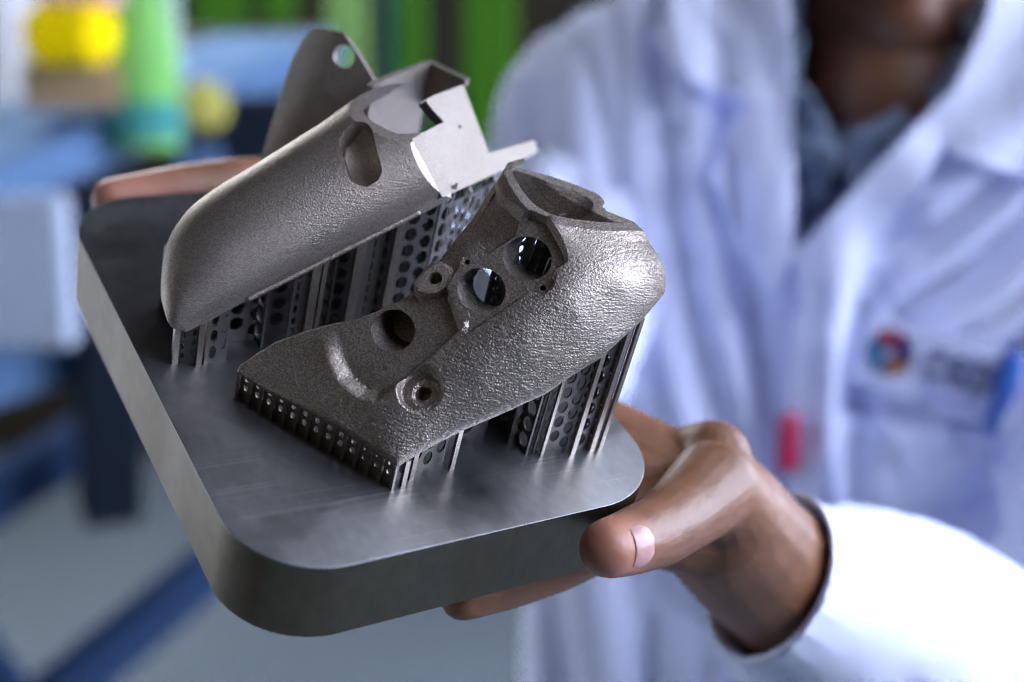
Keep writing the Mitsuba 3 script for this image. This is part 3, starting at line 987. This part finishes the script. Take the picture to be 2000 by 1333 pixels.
put('person__coat__front_edge', cloth_panel([(1552, 500), (1700, 480), (1640, 700), (1600, 1010), (1546, 1300), (1530, 1300), (1538, 800)], .006, .007, 3), 'coat_cotton', smooth=50)
put('person__coat__pocket', cloth_panel([(1615, 815), (2010, 850), (2060, 905), (2030, 1150), (1640, 1120)], .005, .004, 4), 'coat_cotton', smooth=50)
sv, sf, *_ = tube_surface(-.022, lambda X, Y, Z: .003 * (meshkit.noise(np.stack([X * 40, Z * 30, Y * 20], -1)) - .5), 90, 160)
shirt = trimesh.Trimesh(sv, sf, process=False)
fcs = sv[sf].mean(1) - AX
Vs = Polygon([(chest(1556, -60)), chest(1572, 190), chest(1632, 275), chest(1850, 160), chest(1960, -60)])
shirt = trimesh.Trimesh(sv, sf[~(((fcs @ BF) > 0) & contains_xy(Vs, fcs @ BS, fcs[:, 2]))], process=False)
put('person__shirt', shirt, 'shirt_cotton', smooth=50)


def collar(pix, off, seed):
    t = cloth_panel(pix, off, .004, seed, .002, .002)
    return t


put('person__shirt__collar', collar([(1552, 150), (1600, 205), (1634, 268), (1640, 300), (1600, 420), (1556, 330)], -.022, 5), 'shirt_cotton', smooth=50)
put('person__shirt__collar_001', collar([(1634, 272), (1720, 232), (1850, 160), (1890, 140), (1850, 240), (1730, 350), (1668, 400)], -.022, 6), 'shirt_cotton', smooth=50)


def on_coat(pts2, off):
    s, z = pts2[:, 0], pts2[:, 1]
    return AX + s[:, None] * BS + z[:, None] * UP + (coat_depth(s, z) + off)[:, None] * BF


def badge_piece(key, poly, off, thick, bsdf):
    P = poly if isinstance(poly, Polygon) else Polygon(poly)
    tm = trimesh.creation.extrude_polygon(P, thick, engine='earcut')
    q = tm.vertices
    v = on_badge(q[:, :2], off)
    tm.vertices = v + q[:, 2:] * BF
    trimesh.repair.fix_normals(tm)
    put(key, tm, bsdf, smooth=False)


_bs, _bz = [np.array(c) for c in zip(*[chest(u, v, .02) for u in range(1690, 2020, 30) for v in range(640, 800, 30)])]
BPL = np.linalg.lstsq(np.c_[_bs, _bz, _bs * 0 + 1], coat_depth(_bs, _bz), rcond=None)[0]


def on_badge(pts2, off):
    s, z = pts2[:, 0], pts2[:, 1]
    return AX + s[:, None] * BS + z[:, None] * UP + (np.c_[s, z, s * 0 + 1] @ BPL + off)[:, None] * BF


bc = np.array(chest(1742, 700, .02))
e_s = np.array(chest(1842, 727, .02)) - bc       # the badge runs slightly downhill
e_s /= np.linalg.norm(e_s)
e_t = np.array([-e_s[1], e_s[0]])
PXM = np.linalg.norm(np.array(chest(1842, 727, .02)) - bc) / 103.6
bq = lambda x, y: bc + (e_s * x + e_t * y) * PXM
badge_piece('person__coat__badge', Polygon([bq(-62, 70), bq(285, 74), bq(285, -82), bq(-62, -78)]), .0105, .0025, 'coat_cotton')
for i, (a0, a1, c) in enumerate(((60, 150, 'print_red'), (150, 265, 'print_teal'), (265, 350, 'print_orange'), (-10, 60, 'print_navy'))):
    ang = np.radians(np.linspace(a0, a1, 14))
    ring = [bq(46 * math.cos(t), 46 * math.sin(t)) for t in ang] + [bq(12 * math.cos(t), 12 * math.sin(t)) for t in ang[::-1]]
    badge_piece('person__coat__emblem' + (f'_{i:03d}' if i else ''), ring, .0130, .0018, c)
tx = meshkit.text_mesh('CSIR', 1.0, depth=.0018, bold=True)
q = tx.vertices.copy()
q[:, 0] *= 1.02
q[:, :2] = np.array([bq(66 + x * 47, -27 + y * 60) for x, y in q[:, :2]])
tx.vertices = on_badge(q[:, :2], .0130) + q[:, 2:] * BF
put('person__coat__lettering', tx, 'print_navy', smooth=False)
for i, y in enumerate((-46, -60)):
    badge_piece('person__coat__text_line' + (f'_{i:03d}' if i else ''), [bq(74, y), bq(74, y - 5), bq(240, y - 5), bq(240, y)], .0130, .0015, 'badge_line')

# red tag on the coat front and a blue pen in the pocket
a, b = on_coat(np.array([chest(1541, 828, .02), chest(1536, 912, .02)]), .022)
put('red_tag', soften(chain([(a, .0058), (b, .0062)], 20), .003, 4), 'tag_red', smooth=50)
tag('red_tag', 'small red plastic tag hanging on the front edge of the white coat', 'tag')
a, b, c = on_coat(np.array([chest(1978, 706, .02), chest(1962, 760, .02), chest(1935, 840, .02)]), .020)
put('blue_pen__barrel', chain([(b, .0045), (c, .0045)], 20), 'pen_blue', smooth=50)
put('blue_pen__cap', chain([(a, .0062), (b, .0062)], 20), 'pen_blue', smooth=50)
tag('blue_pen', 'dark blue pen clipped in the chest pocket beside the badge', 'pen')

# ------------------------------------------------------------------ background: a workshop far out of focus
def bgmat(name, c, rough=.6):
    scene[name] = {'type': 'principled', 'base_color': rgb(*c), 'roughness': .85, 'specular': .1}


for n_, c_ in dict(floor_grey=(.135, .165, .185), wall_dark=(.028, .024, .016), bench_blue=(.10, .18, .32), bench_white=(.44, .50, .62), dark_navy=(.010, .016, .026), beam_blue=(.016, .036, .085),
                   bin_yellow=(.98, .72, .0), bin_pink=(.72, .45, .40), wood_tan=(.42, .30, .17), bottle_green=(.20, .50, .13), bottle_mint=(.50, .72, .56), knob_yellow=(.62, .56, .13),
                   strip_green=(.20, .36, .10), strip_dark=(.045, .15, .010), steel_grey=(.22, .22, .21), pale_wall=(.62, .62, .62), teal=(.06, .28, .25)).items():
    bgmat(n_, c_)


sw = trimesh.creation.box([.1, 5.0, 3.0])  # added unseen wall that bounces warm fill onto the metal
sw.apply_transform(trimesh.transformations.rotation_matrix(math.radians(-38), [0, 0, 1]))
sw.apply_translation([-2.6, -1.9, 1.5])
scene['wall_tan'] = diffuse(.12, .09, .07)
put('fill_wall', sw, 'wall_tan', smooth=False)
tag('fill_wall', 'added unseen tan wall behind the camera on the left, bouncing warm light', 'wall', kind='structure')
fl = trimesh.creation.box([14, 14, .02])
fl.apply_translation([0, 4, -.01])
put('floor', fl, 'floor_grey', smooth=False)
tag('floor', 'plain grey workshop floor, blurred', 'floor', kind='structure')
wl = trimesh.creation.box([12, .1, 4.2])
wl.apply_translation([1.0, 4.6, 2.1])
put('back_wall', wl, 'wall_dark', smooth=False)
tag('back_wall', 'dark brown wall behind the workshop, blurred', 'wall', kind='structure')


def upright(u0, v0, v1, u1, d, depth=.1, bevel=.006, y_extra=0):
    """upright box (world vertical) whose front spans the pixels"""
    a, b = W(u0, v0, d), W(u1, v1, d)
    c = (a + b) / 2
    w, h = abs(b[0] - a[0]), abs(b[2] - a[2])
    return box((c[0], c[1] + depth / 2, c[2]), (w, depth, h), bevel=min(bevel, w / 4, h / 4, depth / 4))


# workbench on the left: blue top rail, pale panel below, things standing on it
def beam(p, q, w, h, bevel=.004):
    p, q = np.asarray(p, float), np.asarray(q, float)
    d = q - p
    L = np.linalg.norm(d)
    d /= L
    x = np.cross(UP, d)
    x /= np.linalg.norm(x)
    y = np.cross(d, x)
    m = box((0, 0, 0), (L, w, h), bevel=bevel)
    m.vertices = (p + q) / 2 + m.vertices @ np.stack([d, x, y])
    return m


p0, p1 = W(-260, 400, 1.60), W(545, 100, 2.55)
put('workbench__top', beam(p0, p1, .26, .060), 'bench_blue', smooth=30)
put('workbench__side_panel', upright(-420, 380, 690, 128, 1.60, .04), 'bench_white', smooth=30)
put('workbench__leg', beam(W(200, 395, 1.7), W(215, 1000, 1.9), .08, .08), 'dark_navy', smooth=30)
put('workbench__foot_rail', beam(W(-260, 780, 1.62), W(330, 600, 1.95), .05, .11), 'bench_blue', smooth=30)
tag('workbench', 'blue workbench with a pale side panel, out of focus at the left edge', 'workbench')
ra, rb, rc, rd = W(-180, 1075, 1.75), W(420, 700, 2.25), W(60, 1400, 1.75), W(560, 985, 2.15)  # floor bars hung clear of the floor; cross bar and legs added
put('bar_frame__rail', beam(ra, rb, .05, .07), 'beam_blue', smooth=30)
put('bar_frame__rail_001', beam(rc, rd, .06, .06), 'beam_blue', smooth=30)
put('bar_frame__cross_bar', beam(ra, rc, .04, .04), 'beam_blue', smooth=30)
for i_, q_ in enumerate((ra, rc)):
    put('bar_frame__leg' + (f'_{i_:03d}' if i_ else ''), beam(q_ - UP * .03, [q_[0], q_[1] + .001, .004], .045, .045), 'beam_blue', smooth=30)
tag('bar_frame', 'two long slanting dark blue bars on added legs at the lower left, blurred', 'bar_frame')
put('dark_machine__housing', upright(330, 190, 470, 800, 2.1, .3), 'dark_navy', smooth=30)
put('dark_machine__screen', upright(345, 285, 360, 430, 2.08, .02), 'bench_blue', smooth=30)
tag('dark_machine', 'black machine with a small blue window behind the metal fin, blurred', 'machine')


def ball(u, v, d, r, squash=(1, 1, 1)):
    m = trimesh.creation.icosphere(3, 1.0)
    m.vertices = m.vertices * np.array(squash) * r + W(u, v, d)
    return m


knob = trimesh.creation.revolve(np.array([(0, -.012), (.026, -.012), (.036, -.006), (.038, .004), (.033, .013), (.015, .018), (0, .018)]), sections=40)
knob.vertices = W(398, 208, 2.0) + knob.vertices @ np.stack([RIGHT, UP, -FWD]) * 1.0
put('yellow_disc', knob, 'knob_yellow', smooth=35)
tag('yellow_disc', 'round pale yellow disc on the black machine, blurred', 'disc')
put('yellow_bin__tray', upright(33, 8, 128, 192, 1.7, .12, .02), 'bin_yellow', smooth=30)
put('yellow_bin__lid', upright(80, -45, 12, 220, 1.72, .1, .015), 'bin_pink', smooth=30)
tag('yellow_bin', 'bright yellow bin with a pinkish lid at the top left corner, blurred', 'bin')
put('tan_crate', upright(40, 120, 215, 236, 1.78, .12), 'wood_tan', smooth=30)
tag('tan_crate', 'tan wooden crate under the yellow bin, blurred', 'crate')
bt = trimesh.creation.revolve(np.array([(0, 0), (.045, 0), (.05, .01), (.05, .12), (.043, .15), (.034, .19), (.034, .34), (0, .34)]), sections=36)
bb = W(285, 290, 1.85)
bt.vertices += bb
put('green_bottle__body', bt, 'bottle_green', smooth=35)
bs = trimesh.creation.revolve(np.array([(.0515, .015), (.0525, .02), (.0525, .06), (.0515, .065), (.0515, .015)]), sections=36)
bs.vertices += bb
put('green_bottle__band', bs, 'teal', smooth=35)
tag('green_bottle', 'tall green bottle standing on the blue workbench, blurred', 'bottle')
put('mint_board', upright(222, -60, 150, 345, 2.0, .02), 'bottle_mint', smooth=30)
tag('mint_board', 'pale mint green board behind the green bottle, blurred', 'board')
put('pale_column', upright(-120, -60, 400, 22, 2.6, .2), 'pale_wall', smooth=30)
tag('pale_column', 'pale grey column at the left edge of the photo, blurred', 'column')
put('steel_cabinet', upright(335, 60, 330, 640, 3.0, .3), 'steel_grey', smooth=30)
tag('steel_cabinet', 'grey steel cabinet behind the black machine, blurred', 'cabinet')
strips = ((380, 480, -80, 60, 2.9, 'strip_dark', 'dark green upright strip above the grey cabinet, blurred'), (510, 575, -80, 50, 2.9, 'strip_dark', 'short dark green upright strip left of the fin tip, blurred'),
          (640, 716, -80, 420, 2.6, 'strip_green', 'light green upright strip behind the fin hole, blurred'), (752, 775, -80, 420, 2.65, 'teal', 'narrow teal upright strip right of the fin, blurred'),
          (775, 832, -80, 420, 2.6, 'strip_dark', 'dark green upright strip above the barrel opening, blurred'), (905, 1008, -80, 420, 2.6, 'strip_dark', 'wide green upright strip beside the coat shoulder, blurred'))
for i, (u0, u1, v0, v1, d, mt, lab) in enumerate(strips):
    k = 'green_strip' + (f'_{i:03d}' if i else '')
    put(k, upright(u0, v0, v1, u1, d, .03), mt, smooth=30)
    tag(k, lab, 'strip', 'upright green strips in the background')
